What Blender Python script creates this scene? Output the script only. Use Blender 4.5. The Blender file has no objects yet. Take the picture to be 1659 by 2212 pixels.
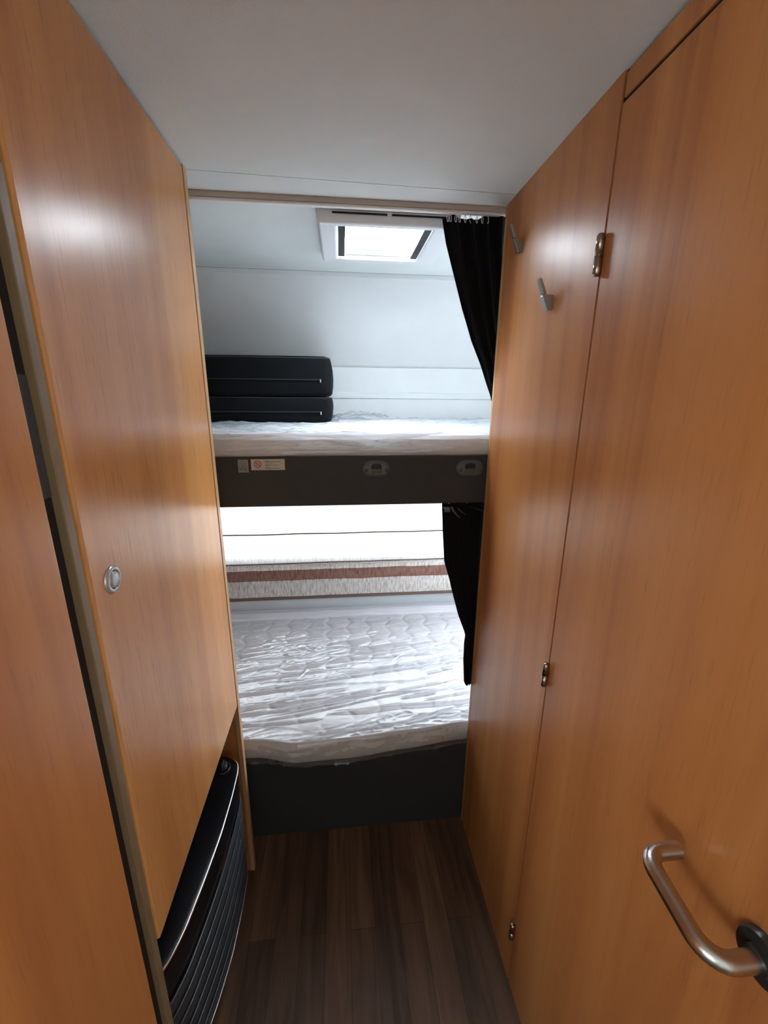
import bpy, bmesh, math, random
from mathutils import Vector, Matrix, noise

S = bpy.context.scene
COL = S.collection
PI = math.pi
random.seed(7)

# ---------------------------------------------------------------- camera
CAM = Vector((0.0, 0.0, 1.4977))
yaw, pit, rol = 0.10332801, -0.27008232, 0.00767846
fw = Vector((math.sin(yaw)*math.cos(pit), math.cos(yaw)*math.cos(pit), math.sin(pit)))
r0 = Vector((math.cos(yaw), -math.sin(yaw), 0))
u0 = r0.cross(fw)
rt = r0*math.cos(rol) + u0*math.sin(rol)
up = -r0*math.sin(rol) + u0*math.cos(rol)
cd = bpy.data.cameras.new('camera')
cam = bpy.data.objects.new('camera', cd)
COL.objects.link(cam)
M = Matrix((rt, up, -fw)).transposed().to_4x4()
M.translation = CAM
cam.matrix_world = M
cd.sensor_fit = 'HORIZONTAL'
cd.sensor_width = 36.0
cd.lens = 900.86/1659*36.0
cd.clip_start = 0.02
S.camera = cam

# ---------------------------------------------------------------- world, lights, exposure
S.view_settings.view_transform = 'Standard'
S.view_settings.look = 'None'
S.view_settings.gamma = 1.0
S.view_settings.exposure = 1.3
S.view_settings.use_curve_mapping = False
W = bpy.data.worlds.new('sky'); S.world = W
W.use_nodes = True
bg = W.node_tree.nodes['Background']
bg.inputs[0].default_value = (0.86, 0.93, 1.0, 1)
bg.inputs[1].default_value = 1.2


def area(name, loc, direction, sx, sy, radiance, color=(0.88, 0.95, 1.0)):
    d = bpy.data.lights.new(name, 'AREA')
    d.shape = 'RECTANGLE'
    d.size, d.size_y = sx, sy
    d.energy = radiance*math.pi*sx*sy
    d.color = color
    o = bpy.data.objects.new(name, d)
    COL.objects.link(o)
    o.location = loc
    o.rotation_euler = Vector(direction).to_track_quat('-Z', 'Y').to_euler()
    return o


# daylight at the openings; side and living-area windows are unseen, added as light sources
area('daylight_bunk_window', (0.0, 2.16, 0.93), (0, -1, 0), 1.6, 0.62, 0.80)
area('daylight_roof_window', (0.13, 1.38, 2.45), (0, 0, -1), 0.7, 0.7, 58.0)
area('added_side_daylight', (1.24, 1.43, 1.62), (-1, 0, 0), 0.56, 0.40, 6.3)
area('added_side_daylight_low', (1.24, 1.57, 0.82), (-1, 0, 0), 0.62, 0.42, 17.0, (0.80, 0.88, 1.0))
area('added_living_daylight_left', (-1.30, -1.4, 1.45), (1, 0, 0), 1.1, 0.7, 6.4, (0.97, 1.0, 1.0))
area('added_living_daylight_right', (1.25, -1.4, 1.45), (-1, 0, 0), 1.1, 0.7, 5.2, (0.97, 1.0, 1.0))


# ---------------------------------------------------------------- materials
def new_mat(name):
    m = bpy.data.materials.new(name)
    m.use_nodes = True
    nt = m.node_tree
    return m, nt, nt.nodes['Principled BSDF'], nt.nodes['Material Output']


def lk(nt, a, b): nt.links.new(a, b)


def plain(name, col, rough=0.5, metal=0.0, bump=0.0, bscale=200.0, var=0.0, vscale=8.0, spec=0.44, sheen=0.0, coat=0.0):
    m, nt, p, out = new_mat(name)
    p.inputs['Base Color'].default_value = (*col, 1)
    p.inputs['Roughness'].default_value = rough
    p.inputs['Metallic'].default_value = metal
    p.inputs['Specular IOR Level'].default_value = spec
    p.inputs['Sheen Weight'].default_value = sheen
    p.inputs['Coat Weight'].default_value = coat
    tc = nt.nodes.new('ShaderNodeTexCoord')
    if var > 0:
        n = nt.nodes.new('ShaderNodeTexNoise'); n.inputs['Scale'].default_value = vscale
        n.inputs['Detail'].default_value = 4
        lk(nt, tc.outputs['Object'], n.inputs['Vector'])
        r = nt.nodes.new('ShaderNodeValToRGB')
        r.color_ramp.elements[0].position = 0.3; r.color_ramp.elements[1].position = 0.7
        r.color_ramp.elements[0].color = (*[c*(1-var) for c in col], 1)
        r.color_ramp.elements[1].color = (*[min(1, c*(1+var)) for c in col], 1)
        lk(nt, n.outputs['Fac'], r.inputs['Fac']); lk(nt, r.outputs['Color'], p.inputs['Base Color'])
    if bump > 0:
        n2 = nt.nodes.new('ShaderNodeTexNoise'); n2.inputs['Scale'].default_value = bscale
        n2.inputs['Detail'].default_value = 3
        lk(nt, tc.outputs['Object'], n2.inputs['Vector'])
        b = nt.nodes.new('ShaderNodeBump'); b.inputs['Strength'].default_value = bump
        b.inputs['Distance'].default_value = 0.002
        lk(nt, n2.outputs['Fac'], b.inputs['Height']); lk(nt, b.outputs['Normal'], p.inputs['Normal'])
    return m


def wood(name, dark, mid, light, rough=0.275, zs=0.035, seed=0.0, pore=0.14, scale=8.0, spec=0.44):
    m, nt, p, out = new_mat(name)
    tc = nt.nodes.new('ShaderNodeTexCoord')
    mp = nt.nodes.new('ShaderNodeMapping')
    mp.inputs['Scale'].default_value = (1, 1, zs)
    mp.inputs['Location'].default_value = (seed, seed*1.7, seed*0.3)
    lk(nt, tc.outputs['Object'], mp.inputs['Vector'])
    n = nt.nodes.new('ShaderNodeTexNoise')
    n.inputs['Scale'].default_value = scale; n.inputs['Detail'].default_value = 5
    n.inputs['Roughness'].default_value = 0.55; n.inputs['Distortion'].default_value = 0.8
    lk(nt, mp.outputs['Vector'], n.inputs['Vector'])
    r = nt.nodes.new('ShaderNodeValToRGB')
    e = r.color_ramp.elements
    e[0].position = 0.33; e[0].color = (*dark, 1)
    e[1].position = 0.68; e[1].color = (*light, 1)
    k = e.new(0.5); k.color = (*mid, 1)
    lk(nt, n.outputs['Fac'], r.inputs['Fac'])
    # fine pores: short dark vertical dashes
    mp2 = nt.nodes.new('ShaderNodeMapping')
    mp2.inputs['Scale'].default_value = (1, 1, 0.055)
    lk(nt, tc.outputs['Object'], mp2.inputs['Vector'])
    n2 = nt.nodes.new('ShaderNodeTexNoise')
    n2.inputs['Scale'].default_value = 330; n2.inputs['Detail'].default_value = 2
    lk(nt, mp2.outputs['Vector'], n2.inputs['Vector'])
    r2 = nt.nodes.new('ShaderNodeValToRGB')
    r2.color_ramp.elements[0].position = 0.27; r2.color_ramp.elements[0].color = (1-pore, 1-pore, 1-pore, 1)
    r2.color_ramp.elements[1].position = 0.42; r2.color_ramp.elements[1].color = (1, 1, 1, 1)
    lk(nt, n2.outputs['Fac'], r2.inputs['Fac'])
    mx = nt.nodes.new('ShaderNodeMix'); mx.data_type = 'RGBA'; mx.blend_type = 'MULTIPLY'
    mx.inputs['Factor'].default_value = 1.0
    lk(nt, r.outputs['Color'], mx.inputs['A']); lk(nt, r2.outputs['Color'], mx.inputs['B'])
    lk(nt, mx.outputs['Result'], p.inputs['Base Color'])
    p.inputs['Roughness'].default_value = rough
    p.inputs['Specular IOR Level'].default_value = spec
    b = nt.nodes.new('ShaderNodeBump'); b.inputs['Strength'].default_value = 0.12
    b.inputs['Distance'].default_value = 0.0006
    lk(nt, r2.outputs['Color'], b.inputs['Height']); lk(nt, b.outputs['Normal'], p.inputs['Normal'])
    return m


def film(name, gloss=0.22, haze=0.10, rough=0.14, bump=0.0):
    m = bpy.data.materials.new(name); m.use_nodes = True
    nt = m.node_tree; nt.nodes.remove(nt.nodes['Principled BSDF'])
    out = nt.nodes['Material Output']
    t = nt.nodes.new('ShaderNodeBsdfTransparent')
    g = nt.nodes.new('ShaderNodeBsdfGlossy'); g.inputs['Roughness'].default_value = rough
    g.inputs['Color'].default_value = (0.92, 0.96, 1.0, 1)
    d = nt.nodes.new('ShaderNodeBsdfDiffuse'); d.inputs['Color'].default_value = (0.86, 0.92, 1.0, 1)
    lw = nt.nodes.new('ShaderNodeLayerWeight'); lw.inputs['Blend'].default_value = 0.35
    mr = nt.nodes.new('ShaderNodeMapRange')
    mr.inputs['To Min'].default_value = gloss*0.6; mr.inputs['To Max'].default_value = min(1, gloss*2.4)
    lk(nt, lw.outputs['Fresnel'], mr.inputs['Value'])
    m1 = nt.nodes.new('ShaderNodeMixShader'); m1.inputs[0].default_value = haze
    lk(nt, t.outputs[0], m1.inputs[1]); lk(nt, d.outputs[0], m1.inputs[2])
    m2 = nt.nodes.new('ShaderNodeMixShader')
    lk(nt, mr.outputs['Result'], m2.inputs[0]); lk(nt, m1.outputs[0], m2.inputs[1]); lk(nt, g.outputs[0], m2.inputs[2])
    lk(nt, m2.outputs[0], out.inputs['Surface'])
    return m


def translucent(name, col, trans=0.6, streak=True, tint=0.12, clear=0.0):
    m = bpy.data.materials.new(name); m.use_nodes = True
    nt = m.node_tree; nt.nodes.remove(nt.nodes['Principled BSDF'])
    out = nt.nodes['Material Output']
    d = nt.nodes.new('ShaderNodeBsdfDiffuse'); t = nt.nodes.new('ShaderNodeBsdfTranslucent')
    d.inputs['Color'].default_value = (*col, 1); t.inputs['Color'].default_value = (*col, 1)
    if streak:
        tc = nt.nodes.new('ShaderNodeTexCoord'); mp = nt.nodes.new('ShaderNodeMapping')
        mp.inputs['Scale'].default_value = (1, 1, 0.12)
        lk(nt, tc.outputs['Object'], mp.inputs['Vector'])
        n = nt.nodes.new('ShaderNodeTexNoise'); n.inputs['Scale'].default_value = 170; n.inputs['Detail'].default_value = 4
        lk(nt, mp.outputs['Vector'], n.inputs['Vector'])
        r = nt.nodes.new('ShaderNodeValToRGB')
        r.color_ramp.elements[0].position = 0.3; r.color_ramp.elements[0].color = (*[c*(1-tint*2) for c in col], 1)
        r.color_ramp.elements[1].position = 0.62; r.color_ramp.elements[1].color = (*[min(1, c*(1+tint*0.5)) for c in col], 1)
        lk(nt, n.outputs['Fac'], r.inputs['Fac'])
        lk(nt, r.outputs['Color'], d.inputs['Color']); lk(nt, r.outputs['Color'], t.inputs['Color'])
    mx = nt.nodes.new('ShaderNodeMixShader'); mx.inputs[0].default_value = trans
    lk(nt, d.outputs[0], mx.inputs[1]); lk(nt, t.outputs[0], mx.inputs[2])
    if clear > 0:
        tr = nt.nodes.new('ShaderNodeBsdfTransparent')
        m3 = nt.nodes.new('ShaderNodeMixShader'); m3.inputs[0].default_value = clear
        lk(nt, mx.outputs[0], m3.inputs[1]); lk(nt, tr.outputs[0], m3.inputs[2])
        lk(nt, m3.outputs[0], out.inputs['Surface'])
    else:
        lk(nt, mx.outputs[0], out.inputs['Surface'])
    return m


def planks(name):
    m, nt, p, out = new_mat(name)
    tc = nt.nodes.new('ShaderNodeTexCoord')
    mp = nt.nodes.new('ShaderNodeMapping')
    mp.inputs['Rotation'].default_value = (0, 0, PI/2)
    lk(nt, tc.outputs['Object'], mp.inputs['Vector'])
    br = nt.nodes.new('ShaderNodeTexBrick')
    br.inputs['Scale'].default_value = 1.0
    br.inputs['Brick Width'].default_value = 0.62; br.inputs['Row Height'].default_value = 0.072
    br.inputs['Mortar Size'].default_value = 0.0009
    br.inputs['Color1'].default_value = (0.165, 0.098, 0.060, 1)
    br.inputs['Color2'].default_value = (0.085, 0.052, 0.034, 1)
    br.inputs['Mortar'].default_value = (0.06, 0.04, 0.03, 1)
    br.offset = 0.37
    lk(nt, mp.outputs['Vector'], br.inputs['Vector'])
    mp2 = nt.nodes.new('ShaderNodeMapping'); mp2.inputs['Scale'].default_value = (1, 0.09, 1)
    lk(nt, tc.outputs['Object'], mp2.inputs['Vector'])
    n = nt.nodes.new('ShaderNodeTexNoise'); n.inputs['Scale'].default_value = 38; n.inputs['Detail'].default_value = 6
    n.inputs['Distortion'].default_value = 0.7
    lk(nt, mp2.outputs['Vector'], n.inputs['Vector'])
    r = nt.nodes.new('ShaderNodeValToRGB')
    r.color_ramp.elements[0].position = 0.3; r.color_ramp.elements[0].color = (0.55, 0.52, 0.5, 1)
    r.color_ramp.elements[1].position = 0.7; r.color_ramp.elements[1].color = (1.15, 1.15, 1.15, 1)
    lk(nt, n.outputs['Fac'], r.inputs['Fac'])
    mx = nt.nodes.new('ShaderNodeMix'); mx.data_type = 'RGBA'; mx.blend_type = 'MULTIPLY'
    mx.inputs['Factor'].default_value = 1.0
    lk(nt, br.outputs['Color'], mx.inputs['A']); lk(nt, r.outputs['Color'], mx.inputs['B'])
    lk(nt, mx.outputs['Result'], p.inputs['Base Color'])
    p.inputs['Roughness'].default_value = 0.5
    p.inputs['Specular IOR Level'].default_value = 0.3
    return m


WOOD = wood('cherry_veneer', (0.365, 0.130, 0.040), (0.495, 0.203, 0.062), (0.575, 0.258, 0.087), rough=0.335)
WOOD_L = wood('light_cherry_veneer', (0.42, 0.162, 0.048), (0.525, 0.235, 0.074), (0.60, 0.295, 0.100), seed=3.1, pore=0.28)
EDGE = wood('edge_banding', (0.42, 0.24, 0.11), (0.5, 0.31, 0.15), (0.55, 0.35, 0.18), seed=5.0, rough=0.4)
POST = wood('post_banding', (0.20, 0.135, 0.07), (0.25, 0.18, 0.10), (0.29, 0.215, 0.125), seed=8.0, rough=0.45)
CEIL = plain('ceiling_vinyl', (0.71, 0.755, 0.74), rough=0.65, bump=0.25, bscale=420, var=0.02)
WALL = plain('wall_vinyl', (0.68, 0.71, 0.72), rough=0.6, bump=0.2, bscale=420, var=0.02)
DARKGAP = plain('dark_joint', (0.012, 0.009, 0.007), rough=0.9)
FLOOR = planks('vinyl_planks')
BOARD = plain('charcoal_laminate', (0.033, 0.035, 0.037), rough=0.55, bump=0.15, bscale=900, var=0.06, vscale=30)
BLACKF = plain('black_fabric', (0.006, 0.0065, 0.008), rough=0.9, bump=0.3, bscale=1500, sheen=0.02, spec=0.15)
CUSH = plain('black_upholstery', (0.0045, 0.0055, 0.007), rough=0.9, bump=0.35, bscale=1200, spec=0.12)
PIPE_B = plain('black_piping', (0.02, 0.022, 0.026), rough=0.7)
TICK = plain('mattress_ticking', (0.74, 0.72, 0.73), rough=0.85, bump=0.2, bscale=700, var=0.05, vscale=6)
TICK_SIDE = plain('mattress_border', (0.78, 0.77, 0.76), rough=0.85, bump=0.2, bscale=700, var=0.08, vscale=9)
PIPING = plain('mattress_piping', (0.78, 0.75, 0.72), rough=0.7)
FILM = film('clear_film', gloss=0.13, haze=0.10, rough=0.16)
FILM3 = film('front_film', gloss=0.17, haze=0.26, rough=0.15)
FILM2 = film('milky_film', gloss=0.22, haze=0.42, rough=0.2)
STEEL = plain('brushed_steel', (0.50, 0.47, 0.43), rough=0.26, metal=1.0, bump=0.05, bscale=600)
STEEL_D = plain('shaded_steel', (0.06, 0.055, 0.05), rough=0.3, metal=0.6)  # steel coloured dark for the shade and dark reflections on the rosette
NICKEL = plain('nickel', (0.42, 0.36, 0.31), rough=0.22, metal=1.0)
SATIN = plain('satin_chrome', (0.42, 0.44, 0.46), rough=0.34, metal=1.0)
SILVERP = plain('silver_plastic', (0.46, 0.46, 0.48), rough=0.38, metal=0.55)
CHROME = plain('chrome_strip', (0.86, 0.85, 0.82), rough=0.3, metal=1.0)
GLOSSB = plain('gloss_black', (0.006, 0.006, 0.008), rough=0.22)
HEATG = plain('heater_grey', (0.06, 0.07, 0.082), rough=0.4, metal=0.3)
BLACKP = plain('black_plastic', (0.010, 0.011, 0.013), rough=0.5)
GREYP = plain('dark_grey_plastic', (0.10, 0.11, 0.115), rough=0.36)
LATCHGREY = plain('latch_grey', (0.055, 0.062, 0.068), rough=0.5)
WHITEP = plain('white_plastic', (0.74, 0.75, 0.78), rough=0.42)
WHITEG = plain('white_gloss_plastic', (0.86, 0.87, 0.89), rough=0.25)
RAILM = plain('rail_beige', (0.52, 0.47, 0.42), rough=0.5)
RAILW = plain('rail_white', (0.78, 0.77, 0.74), rough=0.45)
LOOP = plain('white_cord', (0.8, 0.8, 0.78), rough=0.8)
DOME = translucent('milky_dome', (0.93, 0.96, 0.98), trans=0.85, streak=False, clear=0.25)
BLIND = translucent('linen_blind', (0.88, 0.86, 0.83), trans=0.55, tint=0.10)
BLIND_G = translucent('linen_blind_unlit', (0.74, 0.68, 0.62), trans=0.25, tint=0.22)  # same linen, greyed where no backlight reaches the folds
BLIND_B = translucent('linen_blind_shadow', (0.30, 0.165, 0.125), trans=0.25, tint=0.2)  # brown stands in for the shadow of a fold
ROD = plain('blind_rod', (0.13, 0.09, 0.07), rough=0.8)
PAPER = plain('sticker_paper', (0.56, 0.55, 0.53), rough=0.5)
PAPER_G = plain('sticker_grey', (0.30, 0.31, 0.30), rough=0.5)
INK = plain('sticker_ink', (0.05, 0.05, 0.05), rough=0.6)
INK_G = plain('sticker_ink_grey', (0.22, 0.22, 0.22), rough=0.6)
RED = plain('sticker_red', (0.36, 0.035, 0.03), rough=0.5)
PINK = plain('sticker_pink', (0.62, 0.42, 0.38), rough=0.5)


def glass_mat():
    m = bpy.data.materials.new('window_glass'); m.use_nodes = True
    nt = m.node_tree; nt.nodes.remove(nt.nodes['Principled BSDF'])
    t = nt.nodes.new('ShaderNodeBsdfTransparent'); g = nt.nodes.new('ShaderNodeBsdfGlossy')
    g.inputs['Roughness'].default_value = 0.03
    mx = nt.nodes.new('ShaderNodeMixShader'); mx.inputs[0].default_value = 0.06
    lk(nt, t.outputs[0], mx.inputs[1]); lk(nt, g.outputs[0], mx.inputs[2])
    lk(nt, mx.outputs[0], nt.nodes['Material Output'].inputs['Surface'])
    return m


GLASS = glass_mat()


# ---------------------------------------------------------------- geometry helpers
class MB:
    def __init__(s):
        s.bm = bmesh.new()
        s.mats = []
        s.mi = 0

    def use(s, m):
        if m not in s.mats: s.mats.append(m)
        s.mi = s.mats.index(m)
        return s

    def _f(s, vs):
        try:
            f = s.bm.faces.new(vs); f.material_index = s.mi; return f
        except ValueError:
            return None

    def box(s, x0, x1, y0, y1, z0, z1, bev=0.0, seg=2):
        t = bmesh.new()
        bmesh.ops.create_cube(t, size=1.0)
        for v in t.verts:
            v.co = Vector(((x0+x1)/2+v.co.x*(x1-x0), (y0+y1)/2+v.co.y*(y1-y0), (z0+z1)/2+v.co.z*(z1-z0)))
        if bev > 0:
            bmesh.ops.bevel(t, geom=list(t.edges), offset=bev, segments=seg, affect='EDGES', profile=0.6)
        s.join(t)
        return s

    def join(s, t, mat=None):
        mp = {}
        for v in t.verts:
            mp[v] = s.bm.verts.new(mat @ v.co if mat else v.co)
        for f in t.faces:
            g = s._f([mp[v] for v in f.verts])
            if g: g.smooth = f.smooth
        t.free()

    def prism(s, pts, axis, a, b):
        """polygon pts in the two other axes, extruded along axis from a to b"""
        def mk(p, w):
            q = list(p); q.insert(axis, w); return s.bm.verts.new(q)
        A = [mk(p, a) for p in pts]; B = [mk(p, b) for p in pts]
        n = len(pts)
        s._f(A[::-1]); s._f(B)
        for i in range(n): s._f([A[i], A[(i+1) % n], B[(i+1) % n], B[i]])
        return s

    def grid(s, P, smooth=True, closed_u=False):
        """P[i][j] -> quad surface"""
        V = [[s.bm.verts.new(p) for p in row] for row in P]
        for i in range(len(V)-1):
            nj = len(V[0])
            for j in range(nj if closed_u else nj-1):
                f = s._f([V[i][j], V[i][(j+1) % nj], V[i+1][(j+1) % nj], V[i+1][j]])
                if f: f.smooth = smooth
        return V

    def tube(s, pts, r, n=12, cap=True, closed=False):
        pts = [Vector(p) for p in pts]
        rs = r if isinstance(r, (list, tuple)) else [r]*len(pts)
        rings = []
        prev = None
        N = len(pts)
        for i, p in enumerate(pts):
            if closed: t = pts[(i+1) % N]-pts[i-1]
            elif i == 0: t = pts[1]-p
            elif i == N-1: t = p-pts[i-1]
            else: t = pts[i+1]-pts[i-1]
            t.normalize()
            if prev is None:
                a = Vector((0, 0, 1)) if abs(t.z) < 0.9 else Vector((1, 0, 0))
                x = t.cross(a).normalized()
            else:
                x = (prev - t*prev.dot(t)).normalized()
            prev = x
            y = t.cross(x)
            rings.append([s.bm.verts.new(p+x*rs[i]*math.cos(2*PI*k/n)+y*rs[i]*math.sin(2*PI*k/n)) for k in range(n)])
        for i in range(N if closed else N-1):
            A = rings[i]; B = rings[(i+1) % N]
            for k in range(n):
                f = s._f([A[k], A[(k+1) % n], B[(k+1) % n], B[k]])
                if f: f.smooth = True
        if cap and not closed:
            s._f(rings[0][::-1]); s._f(rings[-1])
        return s

    def lathe(s, prof, mat, n=40):
        """prof: (radius, height) revolved round local z, placed with mat"""
        rings = []
        for (r, h) in prof:
            if r < 1e-6:
                rings.append([s.bm.verts.new(mat @ Vector((0, 0, h)))])
            else:
                rings.append([s.bm.verts.new(mat @ Vector((r*math.cos(2*PI*k/n), r*math.sin(2*PI*k/n), h))) for k in range(n)])
        for A, B in zip(rings, rings[1:]):
            for k in range(n):
                a, b = A[k % len(A)], A[(k+1) % len(A)]
                c, d = B[(k+1) % len(B)], B[k % len(B)]
                vs = []
                for v in (a, b, c, d):
                    if v not in vs: vs.append(v)
                if len(vs) > 2:
                    f = s._f(vs)
                    if f: f.smooth = True
        return s

    def build(s, name, mat=None, parent=None, smooth_angle=None, recalc=True):
        if mat is not None and not s.mats: s.mats = [mat]
        if recalc: bmesh.ops.recalc_face_normals(s.bm, faces=list(s.bm.faces))
        me = bpy.data.meshes.new(name)
        s.bm.to_mesh(me); s.bm.free()
        for m in s.mats: me.materials.append(m)
        o = bpy.data.objects.new(name, me)
        COL.objects.link(o)
        if parent:
            o.parent = parent
            o.matrix_parent_inverse = Matrix.Identity(4)
            o.location = -world_loc(parent)
        if smooth_angle is not None:
            for p in me.polygons: p.use_smooth = True
            try:
                me.set_sharp_from_angle(angle=math.radians(smooth_angle))
            except Exception:
                pass
        return o


def world_loc(o):
    v = o.location.copy()
    if o.parent: v += world_loc(o.parent)
    return v


def thing(name, label, cat, loc, group=None):
    o = bpy.data.objects.new(name, None)
    o.empty_display_size = 0.05
    COL.objects.link(o)
    o.location = loc
    return tag(o, label, cat, group)


def tag(o, label, cat, group=None):
    o['label'] = label; o['category'] = cat
    if group: o['group'] = group
    return o


def struct(o, label=None, cat=None):
    o['kind'] = 'structure'
    if label: o['label'] = label
    if cat: o['category'] = cat
    return o


def lerp_tab(tab, x):
    if x <= tab[0][0]: return tab[0][1]
    for (a, va), (b, vb) in zip(tab, tab[1:]):
        if x <= b:
            t = (x-a)/(b-a); t = t*t*(3-2*t)
            return va+(vb-va)*t
    return tab[-1][1]


def lin_tab(tab, x):
    if x <= tab[0][0]: return tab[0][1]
    for (a, va), (b, vb) in zip(tab, tab[1:]):
        if x <= b: return va+(vb-va)*(x-a)/(b-a)
    return tab[-1][1]


def nz(x, y, z=0.0): return noise.noise(Vector((x, y, z)))


def ridge(x, y, z=0.0):
    return max(0.0, 1.0-abs(nz(x, y, z))*3.2)


# ---------------------------------------------------------------- setting
XL, XR = -0.308, 0.4145
ZC = 1.95
OL, OR = -1.10, 1.05          # outer walls of the vehicle
YB, YF = 2.0, -2.4            # bunk end, living-area end

f = MB(); f.box(OL-.03, OR+.03, YF-.03, YB+.03, -0.03, 0)
struct(f.build('floor', FLOOR), 'dark wood-look vinyl plank floor between the wooden walls', 'floor')

# ceiling: boards with a fine joint, an opening for the roof window
c = MB(); c.use(CEIL)
HX0, HX1, HY0, HY1 = -0.02, 0.275, 1.236, 1.525


def ceil_quad(pts):
    c.prism(pts, 2, ZC, ZC+0.03)


J0, J1 = 1.0497, 1.117       # joint is a little askew
ja = lambda x: 1.074+0.0355*(x-0.0)
ceil_quad([(OL, YF), (OR, YF), (OR, ja(OR)-.0009), (OL, ja(OL)-.0009)])
ceil_quad([(OL, ja(OL)+.0009), (OR, ja(OR)+.0009), (OR, HY0), (OL, HY0)])
ceil_quad([(OL, HY0), (HX0, HY0), (HX0, HY1), (OL, HY1)])
ceil_quad([(HX1, HY0), (OR, HY0), (OR, HY1), (HX1, HY1)])
ceil_quad([(OL, HY1), (OR, HY1), (OR, 1.7655), (OL, 1.7655)])
c.use(DARKGAP); c.prism([(OL, ja(OL)-.004), (OR, ja(OR)-.004), (OR, ja(OR)+.004), (OL, ja(OL)+.004)], 2, ZC+0.004, ZC+0.028)
struct(c.build('ceiling'), 'off-white vinyl ceiling with a fine board joint', 'ceiling')

# back wall of the bunk end: window opening low, kinked and sloping above
w = MB(); w.use(WALL)
WX0, WX1, WZ0, WZ1 = -0.78, 0.74, 0.705, 1.16
w.box(OL, OR, YB, YB+.03, 0, WZ0)
w.box(OL, WX0, YB, YB+.03, WZ0, WZ1)
w.box(WX1, OR, YB, YB+.03, WZ0, WZ1)
w.prism([(YB, WZ1), (YB, 1.486), (YB-.007, 1.49), (YB-.007, 1.512), (YB, 1.516), (YB, 1.624), (YB+.006, 1.626), (YB+.04, 1.626), (YB+.04, WZ1)], 0, OL, OR)
w.prism([(YB+.006, 1.6265), (YB-.003, 1.633), (1.7845, 1.938), (1.780, 1.953), (1.80, 1.985), (YB+.04, 1.985), (YB+.04, 1.6265)], 0, OL, OR)
struct(w.build('wall_back'), 'pale panelled end wall behind the bunks', 'wall')
w = MB(); w.use(plain('joint_grey', (0.20, 0.24, 0.28), rough=0.6)); w.box(OL, OR, 1.768, 1.80, ZC+.0025, ZC+.034)
struct(w.build('trim_1'), 'grey joint strip between ceiling and sloping end wall', 'trim')


def wall_with_holes(x0, x1, y0, y1, z0, z1, holes):
    """box wall in the y-z plane with rectangular openings (y0,y1,z0,z1)"""
    b = MB()
    ys = sorted({y0, y1, *[h[0] for h in holes], *[h[1] for h in holes]})
    zs = sorted({z0, z1, *[h[2] for h in holes], *[h[3] for h in holes]})
    for a, bb in zip(ys, ys[1:]):
        for d, e in zip(zs, zs[1:]):
            if any(h[0] <= a and bb <= h[1] and h[2] <= d and e <= h[3] for h in holes): continue
            b.box(x0, x1, a, bb, d, e)
    return b


LW = (-1.9, -0.9, 1.12, 1.75)  # living-area openings out of view, added to let daylight in
struct(wall_with_holes(OL-.03, OL, YF, YB+.04, 0, ZC+.03, [LW]).build('wall_left', WALL), 'pale outer wall on the left of the vehicle', 'wall')
SW = (1.19, 1.66, 1.45, 1.78)
SWL = (1.30, 1.84, 0.64, 1.0)  # end openings of both bunks are out of view, added for daylight
struct(wall_with_holes(OR, OR+.03, YF, YB+.04, 0, ZC+.03, [LW, SW, SWL]).build('wall_right', WALL), 'pale outer wall on the right of the vehicle', 'wall')
w = MB(); w.box(OL, OR, YF-.03, YF, 0, ZC+.03)
struct(w.build('wall_front', CEIL), 'pale wall closing the living area', 'wall')


def side_window(name, x, y0, y1, z0, z1, lab):
    o = struct(MB().box(x-.004, x+.004, y0, y1, z0, z1).build(name, GLASS), lab, 'window')
    b = MB()
    for q in ((y0, y0+.025, z0, z1), (y1-.025, y1, z0, z1), (y0, y1, z0, z0+.025), (y0, y1, z1-.025, z1)):
        b.box(x-.018, x+.018, *q)
    b.build('window_frame', WHITEP, o)


side_window('added_window_1', OR+.015, *SW, 'unseen side window added for daylight at the right end of the upper bunk')
side_window('added_window_5', OR+.015, *SWL, 'unseen side window added for daylight at the right end of the lower bunk')
side_window('added_window_2', OL-.015, *LW, 'unseen living area window on the left, added for daylight')
side_window('added_window_3', OR+.015, *LW, 'unseen living area window on the right, added for daylight')
o = struct(MB().box(WX0, WX1, YB+.011, YB+.017, WZ0, WZ1).build('window_4', GLASS), 'window behind the roman blind at the lower bunk', 'window')
b = MB()
for q in ((WX0, WX0+.03, WZ0, WZ1), (WX1-.03, WX1, WZ0, WZ1), (WX0, WX1, WZ0, WZ0+.03), (WX0, WX1, WZ1-.03, WZ1)):
    b.box(q[0], q[1], YB+.002, YB+.028, q[2], q[3])
b.build('window_frame', WHITEP, o)

# wooden cross wall to the left of the bunks with an edge strip
PY0, PY1 = 1.0405, 1.058
o = struct(MB().box(OL, XL-.0125, PY0+.0005, PY1, 0, ZC-.001).build('wall_partition', WOOD), 'wooden cross wall at the left side of the bunks', 'wall')
MB().box(XL-.0122, XL, PY0-.0015, PY1+.001, 0.0, ZC-.001, bev=.0015).build('edge_strip', EDGE, o)

# corridor wall on the right, beyond the washroom door
o = struct(MB().box(XR, XR+.03, .7035, 1.1335, 0, ZC-.0005).build('wall_washroom', WOOD), 'wooden corridor wall between washroom door and bunks', 'wall')
MB().box(XR-.0005, XR+.03, 1.1345, 1.15, 0, ZC-.0005, bev=.002).build('edge_strip', EDGE, o)
MB().box(XR+.0302, OR, 1.122, 1.149, 0, ZC-.0005).build('bunk_side_panel', WALL, o)

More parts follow.
